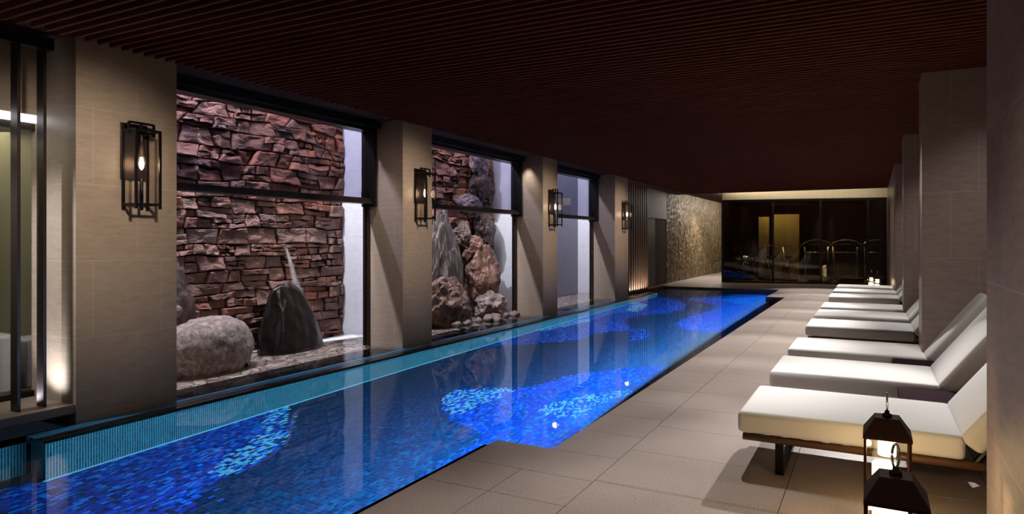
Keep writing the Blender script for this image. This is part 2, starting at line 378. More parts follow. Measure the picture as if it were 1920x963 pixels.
# ---------------------------------------------------------------- floor (stone deck, real tiles over grout)
mb = MB(); g = .0022
def tiles(x0, x1, y0, y1, dx, dy, oy=0., z0=-.045, ox=0.):
    xs = [x0]; x = x0+ox
    if ox: xs.append(x)
    while xs[-1] < x1-1e-4: xs.append(min(xs[-1]+dx, x1))
    ys = [y0]; y = y0+oy
    if oy: ys.append(y)
    while ys[-1] < y1-1e-4: ys.append(min(ys[-1]+dy, y1))
    for i in range(len(xs)-1):
        for j in range(len(ys)-1):
            mb.box(xs[i]+g, xs[i+1]-g, ys[j]+g, ys[j+1]-g, z0, 0)
tiles(-2.49, -1.53, 1.0, 3.92, .50, .62, ox=.46)
tiles(-2.49, -1.53, 3.92, 4.40, .96, .48)
tiles(-2.03, -1.53, 4.40, 18.9, .50, .56)
tiles(-1.53, 3.2, -1.0, 3.96, 1.07, .67, oy=.25)
tiles(-1.53, 3.2, 3.96, 21.75, 1.07, .69)
tiles(-2.49, -1.53, 18.9, 21.75, .96, .6)
tiles(-7.0, 3.2, 21.75, 24.4, 1.07, .66)
tiles(-6.3, 3.2, 24.4, 33.0, 1.07, .69)
fl = struct(mb.build('floor', M_FLOOR))
mb = MB(); zb = -.012
mb.box(-1.531, 3.3, -1.0, 33, -.3, zb); mb.box(-2.485, -1.531, 1.0, 4.395, -.3, zb); mb.box(-2.025, -1.531, 4.395, 18.905, -.3, zb)
mb.box(-2.485, -1.531, 18.905, 21.755, -.3, zb); mb.box(-7.0, -1.531, 21.755, 33, -.3, zb)
mb.build('grout_bed', M_GROUT, fl)

# ---------------------------------------------------------------- pool
pool = thing('swimming_pool', (0,0,0), 'long indoor swimming pool lined with blue wave patterned mosaic', 'pool')
XL, XR, YN, YF = -5.62, -2.49, 1.0, 21.75
nx = int(round((-2.42-XL)/TX)); ny = int(round((YF-YN)/TY))
X0 = math.floor(XL/TX)*TX; Y0 = YN
vx = X0+np.arange(nx+2)*TX; vy = Y0+np.arange(ny+1)*TY; nvx = len(vx)
VV = np.stack([np.tile(vx, len(vy)), np.repeat(vy, nvx), np.full(nvx*len(vy), PD)], 1)
ii, jj = np.meshgrid(np.arange(nvx-1), np.arange(ny)); ii = ii.ravel(); jj = jj.ravel()
FF = np.stack([jj*nvx+ii, jj*nvx+ii+1, (jj+1)*nvx+ii+1, (jj+1)*nvx+ii], 1)
me = bpy.data.meshes.new('pool_floor'); me.from_pydata(VV.tolist(), [], FF.tolist()); me.update()
cx_ = X0+(ii+.5)*TX; cy_ = Y0+(jj+.5)*TY
rs = np.random.RandomState(3)
def inside(poly, jit=.03):
    P = [refr(u, v) for u, v in poly]; x = cx_+rs.normal(0, jit*.6, len(cx_)); y = cy_+rs.normal(0, jit, len(cx_))
    r = np.zeros(len(x), bool); n = len(P)
    for k in range(n):
        x1, y1 = P[k]; x2, y2 = P[(k+1) % n]
        if y1 == y2: continue
        c = ((y1 > y) != (y2 > y)) & (x < (x2-x1)*(y-y1)/(y2-y1)+x1); r ^= c
    return r
c7 = lambda L: [(1100+a/4.0125, 520+b/4.0125) for a, b in L]
R1 = [(-300,1000),(0,904),(75,904),(420,788),(548,754),(541,775),(537,800),(541,815),(536,826),(515,838),(500,855),(470,875),(440,888),(410,900),(390,925),(370,945),(355,963),(300,1100),(-300,1100)]
S1 = [(505,768),(541,762),(537,800),(541,820),(500,853),(440,885),(404,893),(398,880),(430,850),(480,820),(500,800)]
R2 = [(832,745),(850,732),(900,727),(960,728),(1010,722),(1060,705),(1110,697),(1180,690),(1260,684),(1330,690),(1060,870),(1036,860),(925,835),(880,856),(840,885),(800,910),(760,930),(800,888),(870,842),(900,822),(880,800),(850,785),(834,765)]
S2 = [(830,748),(850,731),(955,726),(965,733),(900,757),(870,777),(842,772)]
S3 = [(1008,768),(1040,755),(1100,740),(1150,734),(1200,731),(1130,755),(1075,785),(1030,779)]
LB = [(1060,790),(1075,775),(1120,750),(1190,733),(1260,728),(1110,815)]
R3 = [(901,645),(939,634),(1205,555),(1240,557),(1275,563),(1287,571),(1279,580),(1250,587),(1207,591),(1175,597),(1167,605),(1182,614),(1184,617),(1120,624),(1088,636),(1047,640),(985,645),(949,646),(901,652)]
R3b = [(1000,615),(1082,590),(1160,567),(1190,563),(1214,572),(1185,581),(1150,588),(1100,603),(1060,612)]
S4 = [(1005,617),(1060,602),(1105,597),(1107,601),(1060,612),(1020,620)]
S5 = [(1172,583),(1190,567),(1216,571),(1195,584)]
R5 = [(1182,613),(1210,617),(1220,627),(1207,637),(1180,640)]
R4 = c7([(730,160),(900,148),(1200,128),(1400,128),(1400,210),(1060,415),(990,418),(760,390),(660,345),(780,290),(950,240),(1000,210),(900,190)])
R4b = c7([(960,165),(1340,140),(1400,150),(1380,210),(1150,200)])
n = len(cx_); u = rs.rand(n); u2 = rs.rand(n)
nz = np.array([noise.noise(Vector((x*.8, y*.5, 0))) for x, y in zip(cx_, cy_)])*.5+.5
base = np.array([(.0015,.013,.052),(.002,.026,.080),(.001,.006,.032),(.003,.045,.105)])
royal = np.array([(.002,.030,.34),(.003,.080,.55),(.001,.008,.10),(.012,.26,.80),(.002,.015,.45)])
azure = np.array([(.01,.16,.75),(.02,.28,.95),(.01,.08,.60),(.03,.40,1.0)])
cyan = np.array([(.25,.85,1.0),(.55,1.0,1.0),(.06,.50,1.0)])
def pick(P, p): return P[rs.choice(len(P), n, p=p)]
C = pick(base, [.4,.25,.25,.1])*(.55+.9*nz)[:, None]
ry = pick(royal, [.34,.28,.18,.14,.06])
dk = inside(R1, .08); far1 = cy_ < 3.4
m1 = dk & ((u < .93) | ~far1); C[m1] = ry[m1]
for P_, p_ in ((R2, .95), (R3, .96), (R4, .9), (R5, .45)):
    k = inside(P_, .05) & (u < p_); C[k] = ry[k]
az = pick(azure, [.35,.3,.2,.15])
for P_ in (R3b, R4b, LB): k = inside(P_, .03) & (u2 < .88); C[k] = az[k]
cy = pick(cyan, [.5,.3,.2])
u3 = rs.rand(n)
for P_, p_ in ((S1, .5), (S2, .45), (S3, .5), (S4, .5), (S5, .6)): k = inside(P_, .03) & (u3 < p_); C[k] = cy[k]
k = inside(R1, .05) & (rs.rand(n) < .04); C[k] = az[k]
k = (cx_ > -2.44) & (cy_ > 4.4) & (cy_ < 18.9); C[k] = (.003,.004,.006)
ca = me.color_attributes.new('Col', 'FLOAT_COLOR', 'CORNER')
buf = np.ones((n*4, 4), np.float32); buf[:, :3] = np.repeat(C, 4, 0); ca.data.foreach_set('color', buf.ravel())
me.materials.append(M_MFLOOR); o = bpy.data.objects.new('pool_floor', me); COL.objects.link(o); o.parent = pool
mb = MB(); mb.box(-2.43, -2.03, 4.4, 18.9, PD-.02, PD+.002); mb.build('gutter_floor', M_MBLACK, pool)
# overflow weir wall on the left, rounded lip
mb = MB(); prof = [(-5.74,PD),(-5.74,-.055),(-5.735,-.035),(-5.72,-.028),(-5.575,-.028),(-5.55,-.034),(-5.535,-.055),(-5.535,PD)]
y0w, y1w = 2.82, 19.3; m_ = len(prof)
mb.add([(x, y, z) for y in (y0w, y1w) for x, z in prof], [(i, i+1, m_+i+1, m_+i) for i in range(m_-1)]+[tuple(range(m_))[::-1], tuple(range(m_, 2*m_))])
mb.build('overflow_weir', M_MWALL, pool)
mb = MB(); mb.box(-5.655, -5.552, y0w-.004, y1w, -.030, -.024); mb.build('weir_capping', M_MBLACK, pool)
mb = MB(); mb.box(-5.75, -5.744, y0w, y1w, -.06, -.021); mb.box(-5.664, -5.656, y0w, y1w, -.04, -.021); mb.build('channel_edge', M_CHROME, pool)
mb = MB(); mb.box(-5.819, -5.751, y0w, y1w, -.12, -.024); mb.box(-5.743, -5.665, y0w, y1w, -.03, -.0245); mb.build('overflow_channel', M_CHAN, pool)
mb = MB(); mb.box(-6.0, -5.80, -1, 17.5, PD, -.125); mb.box(-6.6, -5.80, YF, YF+.1, PD, -.05); mb.box(-7, -5.8, 0.9, 1.0, PD, -.05)
mb.box(-6.25, -5.95, 17.5, YF+.1, PD, -.06)
mb.build('side_wall', M_MWALL, pool)
mb = MB(); mb.box(-6.3, -2.3, YF-.02, YF+.1, PD+.5, -.04); mb.box(-5.98, -5.62, 19.3, YF-.02, -.5, -.06); mb.build('far_wall', M_MBLACK, pool)
mb = MB(); mb.box(-5.536, -5.515, y0w-.02, y1w, PD, PD+.012); mb.build('foot_trim', M_FOOT, pool)
mb = MB(); mb.box(-2.50, -2.45, 18.9, YF, PD, -.05); mb.box(-2.6, -2.4, 1.0, 4.4, -.30, -.05); mb.box(-2.045, -1.95, 4.4, 18.9, PD-.1, -.05)
mb.box(-2.49, -2.0, 18.9, 18.96, PD, -.05); mb.box(-2.49, -2.0, 4.32, 4.40, PD, -.05); mb.build('deck_side_wall', M_MBLACK, pool)
mb = MB().add([(-6.35,1,ZW),(-2.0,1,ZW),(-2.0,YF,ZW),(-6.35,YF,ZW)], [(0,1,2,3)])
tag(mb.build('pool_water', M_WATER), 'still clear water filling the long blue mosaic pool', 'water', kind='stuff')
# oak / stone ledge at the far left corner
mb = MB(); mb.prism([(-6.12,17.55),(-6.12,21.5),(-6.0,21.8),(-6.0,22.0),(-6.298,22.0),(-6.298,17.55)], -.045, .0)
mb.build('pool_ledge', M_LEDGEW); tag(bpy.data.objects['pool_ledge'], 'brown stone ledge along the far left end of the pool under the fluted panel', 'ledge')

# ---------------------------------------------------------------- ceiling
mb = MB(); mb.box(-6.6, 3.4, -1.5, 24.4, 3.30, 3.42)
cl = struct(mb.build('ceiling', M_VOID))
mb = MB(); y = -.2 + .0
ystart = 2.623 - .1025*28
k = 0
while True:
    y = ystart + .1025*k; k += 1
    if y > 24.3: break
    mb.box(-5.76, 3.3, y, y+.026, 3.15, 3.215)
sl = mb.build('ceiling_slats', M_SLAT, cl)
mb = MB(); mb.box(-6.6, -5.762, -1.5, 24.4, 3.20, 3.29); mb.build('ceiling_soffit', M_DARK, cl)
mb = MB(); mb.box(-6.6, -5.83, 17.6, 24.4, 3.15, 3.2); mb.build('ceiling_border', M_DARK, cl)
mb = MB(); mb.box(-7.2, 3.4, 24.75, 34, 3.45, 3.55); mb.box(-7.2, -4.8, 24.4, 34, 3.25, 3.44); mb.build('corridor_ceiling', M_DARK, cl)

# ---------------------------------------------------------------- columns left
cols = [(3.20, 4.115), (7.60, 8.31), (12.16, 12.86), (16.43, 17.50)]
lab = ['nearest brown limestone column on the pool edge, biggest of the left row', 'second brown limestone column from the left, between the two rock courtyards',
       'third brown limestone column from the left, beyond the boulder courtyard', 'last and farthest limestone column of the left row, beside the fluted panel']
for (a, b), L in zip(cols, lab):
    o = MB().box(-6.5, -5.82, a, b, -.12, 3.2).build('stone_column', M_COL)
    tag(o, L, 'column', 'limestone columns along the pool')
# columns right
rc = [(7.78, 8.28), (12.2, 12.75), (16.85, 17.4)]
lab = ['wide brown stone column behind the nearest three loungers', 'brown stone column on the right behind the middle three loungers', 'narrow looking far right stone column beside the glass gym']
for (a, b), L in zip(rc, lab):
    o = MB().box(.43, 2.6, a, b, 0, 3.16).build('stone_column', M_COLR, bevel=.008)
    tag(o, L, 'column', 'stone columns behind the loungers')
o = MB().box(.43, 2.6, .9, 3.49, 0, 3.16).build('stone_column', M_COLN); tag(o, 'dark brown stone column filling the right edge of the view beside the lanterns', 'column', 'stone columns behind the loungers')
struct(MB().box(2.6, 2.75, -1.2, 26, 0, 3.3).build('wall_right', M_COLR))
struct(MB().box(-6.6, 3.4, -1.4, -1.2, 0, 3.3).build('wall_back', M_DARK))
struct(MB().box(.42, .60, 17.4, 25.6, 0, 3.3).build('wall_far_right', M_COLR))

# ---------------------------------------------------------------- courtyard
struct(MB().box(-7.95, -7.69, 4.2, 18.4, -.2, 5.2).build('wall_courtyard', M_MORTAR))
for i, (a, b, m_) in enumerate([(4.15, 4.35, M_GREY), (8.37, 8.95, M_GREY), (13.3, 13.75, M_GREY), (18.2, 18.4, M_GREY)]):
    struct(MB().box(-7.7, -6.5, a, b, -.1, 5.2).build('wall_courtyard_side', m_))
struct(MB().box(-7.69, -7.58, 13.75, 18.2, -.1, 5.2).build('wall_courtyard_end', M_SLATE))
struct(MB().box(-6.6, -6.3, 17.52, 22.97, 0, 3.3).build('wall_left', M_DARK))

def clip(poly, mx, my, nx_, ny_):
    out = []; n = len(poly)
    for i in range(n):
        p, q = poly[i], poly[(i+1) % n]
        dp = (p[0]-mx)*nx_+(p[1]-my)*ny_; dq = (q[0]-mx)*nx_+(q[1]-my)*ny_
        if dp <= 0: out.append(p)
        if dp*dq < 0: t = dp/(dp-dq); out.append((p[0]+(q[0]-p[0])*t, p[1]+(q[1]-p[1])*t))
    return out
def masonry(name, ya, yb, za, zb, zsplit=9):
    r = random.Random(int(ya*10)+5); V = []; F = []; CC = []; polys = []
    # coursed squared stones below
    rows = []; z = za
    while z < min(zsplit, zb): h = r.uniform(.135, .245) if z < 1.9 else r.uniform(.15, .27); rows.append((z, h)); z += h
    ztop = z
    wob = lambda i, y: (.05+.05*min(1, max(0, (i-11)/5)))*noise.noise(Vector((y*1.5, i*3.1, ya))) if 0 < i else 0
    for ri, (z0, h) in enumerate(rows):
        y = ya-r.uniform(0, .3); t0 = r.uniform(-.03, .03); up = 1+1.6*min(1, max(0, z0-1.6))
        while y < yb:
            wd = r.uniform(.18, .56); t1 = r.uniform(-.05, .05)*up; m = r.random()
            cuts = [0, 1] if m < .6 else ([0, r.uniform(.35, .65), 1] if m < .9 else [0, .33, .66, 1])
            for a_, b_ in zip(cuts[:-1], cuts[1:]):
                lo = lambda yy: z0+wob(ri, yy); hi = lambda yy: z0+h+wob(ri+1, yy)
                sk = r.uniform(-.06, .06)*up
                def P(yy, t): return (yy, lo(yy)+(hi(yy)-lo(yy))*t)
                sub = (cuts[2] if False else None)
                yy0, yy1 = y, y+wd
                if len(cuts) > 2 and r.random() < .5: ym = y+wd*r.uniform(.35,.65); quads = [(yy0, ym), (ym, yy1)]
                else: quads = [(yy0, yy1)]
                for c0, c1 in quads:
                    s0 = t0 if c0 == y else 0; s1 = t1 if c1 == y+wd else 0
                    polys.append([P(c0+s0*(a_-.5), a_), P((c0+c1)/2, a_+(sk if 0 < a_ else 0)), P(c1+s1*(a_-.5), a_), P(c1+s1*(b_-.5), b_), P((c0+c1)/2, b_+(sk if b_ < 1 else 0)), P(c0+s0*(b_-.5), b_)])
            y += wd; t0 = t1
    # random rubble above: Voronoi cells of jittered staggered seeds
    seeds = []; z = ztop; i = 0
    while zsplit < 9 and z < zb+.3:
        h = r.uniform(.13, .18); y = ya-.4+(.17 if i % 2 else 0)
        while y < yb+.4:
            wd = r.uniform(.20, .42); seeds.append((y+wd/2+r.uniform(-.05, .05), z+h/2+r.uniform(-.05, .05))); y += wd
        z += h; i += 1
    AS = 1.8
    for (sy, sz) in seeds:
        poly = [(sy-.6, ztop+wob(len(rows), sy)), (sy+.6, ztop+wob(len(rows), sy)), (sy+.6, sz+.6), (sy-.6, sz+.6)]
        for (qy, qz) in seeds:
            if (qy, qz) == (sy, sz) or abs(qy-sy) > 1 or abs(qz-sz) > .7: continue
            poly = clip(poly, (sy+qy)/2, (sz+qz)/2, (qy-sy), (qz-sz)*AS*AS)
            if len(poly) < 3: break
        if len(poly) >= 3 and sz < zb: polys.append(poly)
    for poly in polys:
        poly = [(min(max(p[0], ya), yb), p[1]) for p in poly]
        cyy = sum(p[0] for p in poly)/len(poly); czz = sum(p[1] for p in poly)/len(poly)
        yspan = max(p[0] for p in poly)-min(p[0] for p in poly); zspan = max(p[1] for p in poly)-min(p[1] for p in poly)
        if yspan < .06 or zspan < .03: continue
        pts = []
        n0 = len(poly)
        for i in range(n0):       # cut the corners a little, then resample
            p, q = Vector(poly[i]), Vector(poly[(i+1) % n0]); L = (q-p).length
            if L < 1e-4: continue
            c = min(.010, L*.3)/L
            k = max(1, int(L/.045))
            for j in range(k+1): pts.append(p.lerp(q, c+(1-2*c)*j/k))
        n = len(pts)
        if n < 5: continue
        ctr = Vector((cyy, czz)); gap = .010
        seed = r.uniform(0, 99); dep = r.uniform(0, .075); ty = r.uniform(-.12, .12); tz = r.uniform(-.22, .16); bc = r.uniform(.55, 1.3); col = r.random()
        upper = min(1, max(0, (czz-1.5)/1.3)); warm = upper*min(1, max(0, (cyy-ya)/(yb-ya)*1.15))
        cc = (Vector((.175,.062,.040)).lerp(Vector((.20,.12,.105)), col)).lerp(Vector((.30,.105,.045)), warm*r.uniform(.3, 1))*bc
        rings = [(1.0, .0), (1.0, .72), (.955, .93), (.82, 1.0), (.55, 1.0), (.28, 1.0)]
        k0 = len(V)
        for (sc_, hh) in rings:
            for p in pts:
                d = p-ctr; L = d.length
                q = ctr+d*(max(0, L-gap)/L if L > 1e-6 else 1)*sc_
                nn = .030*noise.fractal(Vector((q.x*5+seed, q.y*8, seed)), 1, 2.3, 5)
                jag = .014*noise.noise(Vector((q.x*11+seed, q.y*11, 3)))
                x = -7.69+(.05+dep+(q.x-cyy)*ty+(q.y-czz)*tz+nn)*hh
                V.append((max(x, -7.69), q.x+jag, q.y+jag*.8))
        for a in range(len(rings)-1):
            for i in range(n):
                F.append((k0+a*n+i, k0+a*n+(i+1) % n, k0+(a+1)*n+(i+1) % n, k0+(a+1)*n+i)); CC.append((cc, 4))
        nn = .030*noise.fractal(Vector((ctr.x*5+seed, ctr.y*8, seed)), 1, 2.3, 5)
        V.append((-7.69+.05+dep+nn+.002, ctr.x, ctr.y)); c_ = len(V)-1
        for i in range(n): F.append((k0+(len(rings)-1)*n+i, k0+(len(rings)-1)*n+(i+1) % n, c_)); CC.append((cc, 3))
    me = bpy.data.meshes.new(name); me.from_pydata(V, [], F); me.update()
    ca = me.color_attributes.new('Col', 'FLOAT_COLOR', 'CORNER')
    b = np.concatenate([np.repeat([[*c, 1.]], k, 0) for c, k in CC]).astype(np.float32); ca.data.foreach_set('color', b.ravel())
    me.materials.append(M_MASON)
    o = bpy.data.objects.new(name, me); COL.objects.link(o); return struct(o)
masonry('wall_rubble_near', 4.4, 8.36, -.08, 3.75)
masonry('wall_rubble_far', 8.96, 13.29, -.08, 3.9)

# pond
for i, (a, b) in enumerate(((4.35, 8.37), (8.95, 13.3), (13.75, 18.2))):
    nm = ['under the pointed wet rock', 'at the foot of the tall boulders', 'below the blue grey walls'][i]
    mb = MB().box(-7.7, -5.83, a, b, -.12, -.065)
    tag(mb.build('pebble_bed', M_POND), 'bed of flat brown slate pieces in the shallow pond ' + nm, 'pebbles', kind='stuff')
    mb = MB().add([(-7.7,a,-.02),(-5.83,a,-.02),(-5.83,b,-.02),(-7.7,b,-.02)], [(0,1,2,3)])
    tag(mb.build('pond_water', M_PONDW), 'shallow clear pond water ' + nm, 'water', kind='stuff')

def rock(name, m, c, r, label, seed=0, rough=.18, sub=5, sharp=1.0, lean=(0,0), top=None, group='boulders in the courtyards', planes=7, jag=None):
    jag = (.9 if m in (M_RED, M_SLAB, M_GREYROCK, M_BROWNROCK) and sub > 4 else 0)
    bm = bmesh.new(); bmesh.ops.create_icosphere(bm, subdivisions=sub, radius=1)
    rr = random.Random(seed)
    pl = []
    for _ in range(planes):
        nrm = Vector((rr.uniform(-1,1), rr.uniform(-1,1), rr.uniform(-.5,1))).normalized(); pl.append((nrm, rr.uniform(.62, .86)))
    for v in bm.verts:
        p = v.co.copy()
        for nrm, d in pl:
            k = p.dot(nrm)
            if k > d: p -= nrm*(k-d)*.85
        f = 1+rough*noise.fractal(p*1.6+Vector((seed*7.3,)*3), 1.0, 2.1, 5)
        if jag: f += jag*(noise.ridged_multi_fractal(p*2.6+Vector((seed*3.1,)*3), 1.0, 2.2, 4, 1.0, 2.0)-1.2)*.10
        p *= f
        if top: 
            t = max(0, (p.z+1)/2); p.x *= 1-(1-top)*t; p.y *= 1-(1-top)*t
        p = Vector((p.x*r[0]+lean[0]*(p.z+1), p.y*r[1]+lean[1]*(p.z+1), p.z*r[2]))
        v.co = p
    me = bpy.data.meshes.new(name); bm.to_mesh(me); bm.free(); me.materials.append(m)
    if not jag: me.polygons.foreach_set('use_smooth', [True]*len(me.polygons))
    o = bpy.data.objects.new(name, me); COL.objects.link(o); o.location = c
    return tag(o, label, 'rock', group)
rock('boulder', M_GRANITE, (-7.03,5.32,.18), (.42,.66,.46), 'rounded pale speckled granite boulder at the pond edge by the nearest column', 1, .07, planes=3)
rock('boulder', M_BROWNROCK, (-7.42,5.12,.55), (.22,.50,1.05), 'tall dark brown standing rock behind the pale granite boulder', 2, .16, top=.7)
rock('wet_rock', M_WET, (-7.27,7.04,.08), (.30,.68,.86), 'shiny black pointed rock with water running down its right side', 37, .09, top=.60, lean=(0,-.11), planes=2)
rock('stone', M_WET, (-6.71,5.66,-.02), (.05,.07,.06), 'small dark stone standing alone in the pond', 4, .1, 3)
rock('stone', M_GREYROCK, (-7.08,5.0,.68), (.06,.07,.07), 'small pale stone on top of the granite boulder', 14, .12, 3)
rock('boulder', M_SLAB, (-7.25,10.75,.75), (.26,.80,1.42), 'tall leaning slab of grey and brown striated rock', 5, .14, top=.62, lean=(0,0), planes=6)
rock('boulder', M_RED, (-6.87,10.35,.30), (.36,.74,.56), 'reddish brown angular boulder in front of the tall slab', 6, .2)
rock('boulder', M_RED, (-7.22,12.15,.75), (.34,.52,.68), 'large rust coloured boulder against the white side wall', 8, .2)
rock('boulder', M_GREYROCK, (-6.85,11.85,.14), (.30,.48,.36), 'low pink grey boulder at the waterline right of the reddish one', 9, .24)
rock('boulder', M_BROWNROCK, (-7.42,11.72,1.62), (.20,.30,.30), 'dark rock wedged beside the top of the tall slab', 10, .25)
rock('boulder', M_RED, (-7.38,12.0,1.32), (.24,.40,.32), 'reddish rock wedged between the slab and the rust boulder', 11, .22)
rock('boulder', M_BROWNROCK, (-7.5,12.7,1.75), (.18,.40,.42), 'dark rock in the corner under the window rail of the boulder courtyard', 12, .25)
rock('boulder', M_GREYROCK, (-7.52,12.1,2.28), (.16,.46,.20), 'flat grey rock lodged in the rubble wall at the height of the window rail', 13, .25)
rock('boulder', M_BROWNROCK, (-7.52,12.6,2.72), (.16,.46,.30), 'brown rock jutting from the rubble wall behind the upper glass', 15, .25)
rock('boulder', M_GREYROCK, (-7.52,12.55,3.30), (.16,.42,.42), 'pale pointed rock high on the rubble wall behind the upper glass', 16, .25, top=.6)
for k_ in range(12):
    yy = 10.1+.21*k_; rock('pebble', M_GREYROCK, (-6.45+.18*rnd.uniform(-1,1), yy+rnd.uniform(-.06,.06), .0), (.09+rnd.uniform(-.02,.05), .10+rnd.uniform(0,.06), .07),
        'wet grey pebble on the waterline in front of the boulders', 20+k_, .2, 2, group='pebbles at the waterline')

# falling water (stuff) and foam
def sheet(name, rows, m, label, cat):
    V = []; F = []; A = []
    for k_, r_ in enumerate(rows):
        V += r_; 
    n_ = len(rows[0])
    for j in range(len(rows)-1):
        for i in range(n_-1): F.append((j*n_+i, j*n_+i+1, (j+1)*n_+i+1, (j+1)*n_+i))
    me = bpy.data.meshes.new(name); me.from_pydata(V, [], F); me.update()
    ca = me.color_attributes.new('Col', 'FLOAT_COLOR', 'POINT')
    for j in range(len(rows)):
        for i in range(n_):
            a = math.sin(math.pi*i/(n_-1))**1.3*min(1, 4*math.sin(math.pi*(j+.3)/(len(rows)-.4))); ca.data[j*n_+i].color = (a, a, a, 1)
    me.materials.append(m); me.polygons.foreach_set('use_smooth', [True]*len(F)); o = bpy.data.objects.new(name, me); COL.objects.link(o)
    return tag(o, label, cat, kind='stuff')
rows = []
for j in range(15):
    t = j/14; z = 1.42-.75*t; yc = 7.05+.17*t+.006*math.sin(7*t); wd = .03+.07*t
    rows.append([(-7.52+.12*t, yc+wd*(i/6*2-1), z) for i in range(7)])
sheet('waterfall', rows, M_FALL, 'thin white stream of water falling from the rubble wall onto the black rock', 'waterfall')
rows = []
for j in range(11):
    t = j/10; yy = 6.25+2.1*t; wd = .05+.26*t*t
    rows.append([(-7.44-.02*t+.26*t+wd*(i/8*2-1)*1.0, yy, -.012) for i in range(9)])
sheet('pond_foam', rows, M_FOAM, 'white foam spreading on the pond right of the black rock', 'foam')

# ---------------------------------------------------------------- windows (upper sash, black frame)
bays = [(4.115, 7.60), (8.31, 12.16), (12.86, 16.43)]
for i, (a, b) in enumerate(bays):
    wn = thing('window_%d' % (i+1), (-6.4, (a+b)/2, 2.0), None, None); wn['kind'] = 'structure'
    off = Matrix.Translation((6.4, -(a+b)/2, -2.0))
    def wbox(mb, *q): return mb.box(*q, M=off)
    mb = MB(); wbox(mb, -6.50, -6.30, a, b, 3.05, 3.20); wbox(mb, -6.30, -6.22, a, b, 3.10, 3.20); mb.build('header_frame', M_BLACK, wn)
    mb = MB(); wbox(mb, -6.50, -6.34, a, b-.05, 2.02, 2.10); wbox(mb, -6.34, -6.31, a, b, 2.02, 2.06); mb.build('bottom_rail', M_BRONZE, wn)
    mb = MB(); wbox(mb, -6.52, -6.28, b-.055, b-.001, 1.98, 3.20); mb.build('side_frame', M_BLACK, wn)
    mb = MB(); wbox(mb, -6.52, -6.28, a+.001, a+.05, 1.98, 3.20); mb.build('side_frame', M_BLACK, wn)
    mb = MB(); wbox(mb, -6.50, -6.47, b-.05, b-.001, -.02, 1.98); wbox(mb, -6.44, -6.41, b-.03, b-.001, -.02, 1.98); mb.build('lower_jamb', M_BRONZE, wn)
    mb = MB(); wbox(mb, -6.50, -6.41, a+.001, a+.03, -.02, 1.98); mb.build('lower_jamb', M_BRONZE, wn)
    mb = MB(); wbox(mb, -6.445, -6.435, a+.05, b-.055, 2.10, 3.05); mb.build('window_pane', M_GLASS_UP, wn)
    mb = MB(); wbox(mb, -6.47, -6.40, b-.12, b-.055, 2.10, 2.20); mb.build('window_lock', M_BLACK, wn)

# ---------------------------------------------------------------- left near bay (glazed, sill, posts, room behind)
struct(MB().box(-6.72, -5.83, -1.2, 3.198, .065, .14).build('trim_sill', M_LEDGE, bevel=.006))
struct(MB().box(-6.6, -6.36, -1.2, 3.198, 2.575, 3.2).build('wall_bulkhead', M_COL))
tag(MB().box(-6.42, -6.355, -1.2, 3.25, 2.515, 2.572).build('light_strip', M_STRIP), 'bright white strip light under the bulkhead at the left edge', 'light')
w4 = struct(MB().box(-6.52, -6.44, -1.2, 3.25, 2.455, 2.51).build('window_4', M_BLACK))
MB().box(-6.53, -6.45, -1.2, 3.25, .14, .19).build('bottom_rail', M_BLACK, w4)
MB().box(-6.495, -6.487, -1.2, 3.25, .19, 2.455).build('window_pane', M_GLASS, w4)
struct(MB().box(-6.10, -5.95, -1.2, 3.10, 3.06, 3.16).build('trim_beam', M_BLACK))
p0 = MB().box(-.05, .05, -.012, .012, 0, 2.92).build('steel_post', M_BRONZE)
for k_, (y_, L) in enumerate(((2.84, 'left one of two tall black flat steel posts on the stone sill'), (3.03, 'right one of two tall black flat steel posts, nearer the first column'))):
    o = p0 if k_ == 0 else p0.copy()
    if k_: COL.objects.link(o)
    o.location = (-6.0, y_, .14); tag(o, L, 'post', 'steel posts on the sill')
struct(MB().box(-7.7, -7.55, -1.2, 3.74, 0, 2.6).build('wall_room', M_YELLOW))
struct(MB().box(-7.7, -7.45, 3.74, 4.15, 0, 2.6).build('wall_room_end', M_GREY))
struct(MB().box(-7.7, -6.55, -1.2, 4.15, 2.6, 2.7).build('ceiling_room', M_GREY))
struct(MB().box(-7.7, -6.55, -1.2, 4.15, -.05, .1).build('floor_room', M_LEDGE))
struct(MB().box(-7.7, -6.5, 4.1, 4.16, 0, 3.2).build('wall_room_side', M_GREY))
for q, L in (((-7.4,-7.0,2.6,3.36,.1,.62), 'pale stone block on the floor behind the glass at the left edge'), ((-7.38,-7.05,3.42,3.66,.1,.56), 'smaller pale stone block beside the first one behind the glass')):
    tag(MB().box(*q).build('stone_block', M_GREY, bevel=.02), L, 'block')

# ---------------------------------------------------------------- fluted panel, door, split-face wall
mb = MB(); k_ = 0; y = 18.42-.86
while y < 20.29:
    mb.box(-6.298, -6.10, y, y+.12, .0, 3.15); mb.box(-6.298, -6.19, y+.12, y+.215, .0, 3.15); y += .215
tag(mb.build('fluted_panel', M_FLUTE), 'walnut vertically fluted wall panel lit from its foot beside the last left column', 'panel')
d = struct(MB().box(-6.28, -6.24, 20.6, 21.5, 0, 2.2).build('door_1', M_BROWNROCK))
struct(MB().box(-6.3, -6.27, 20.3, 22.97, 2.22, 3.2).build('wall_door_head', M_GREY))
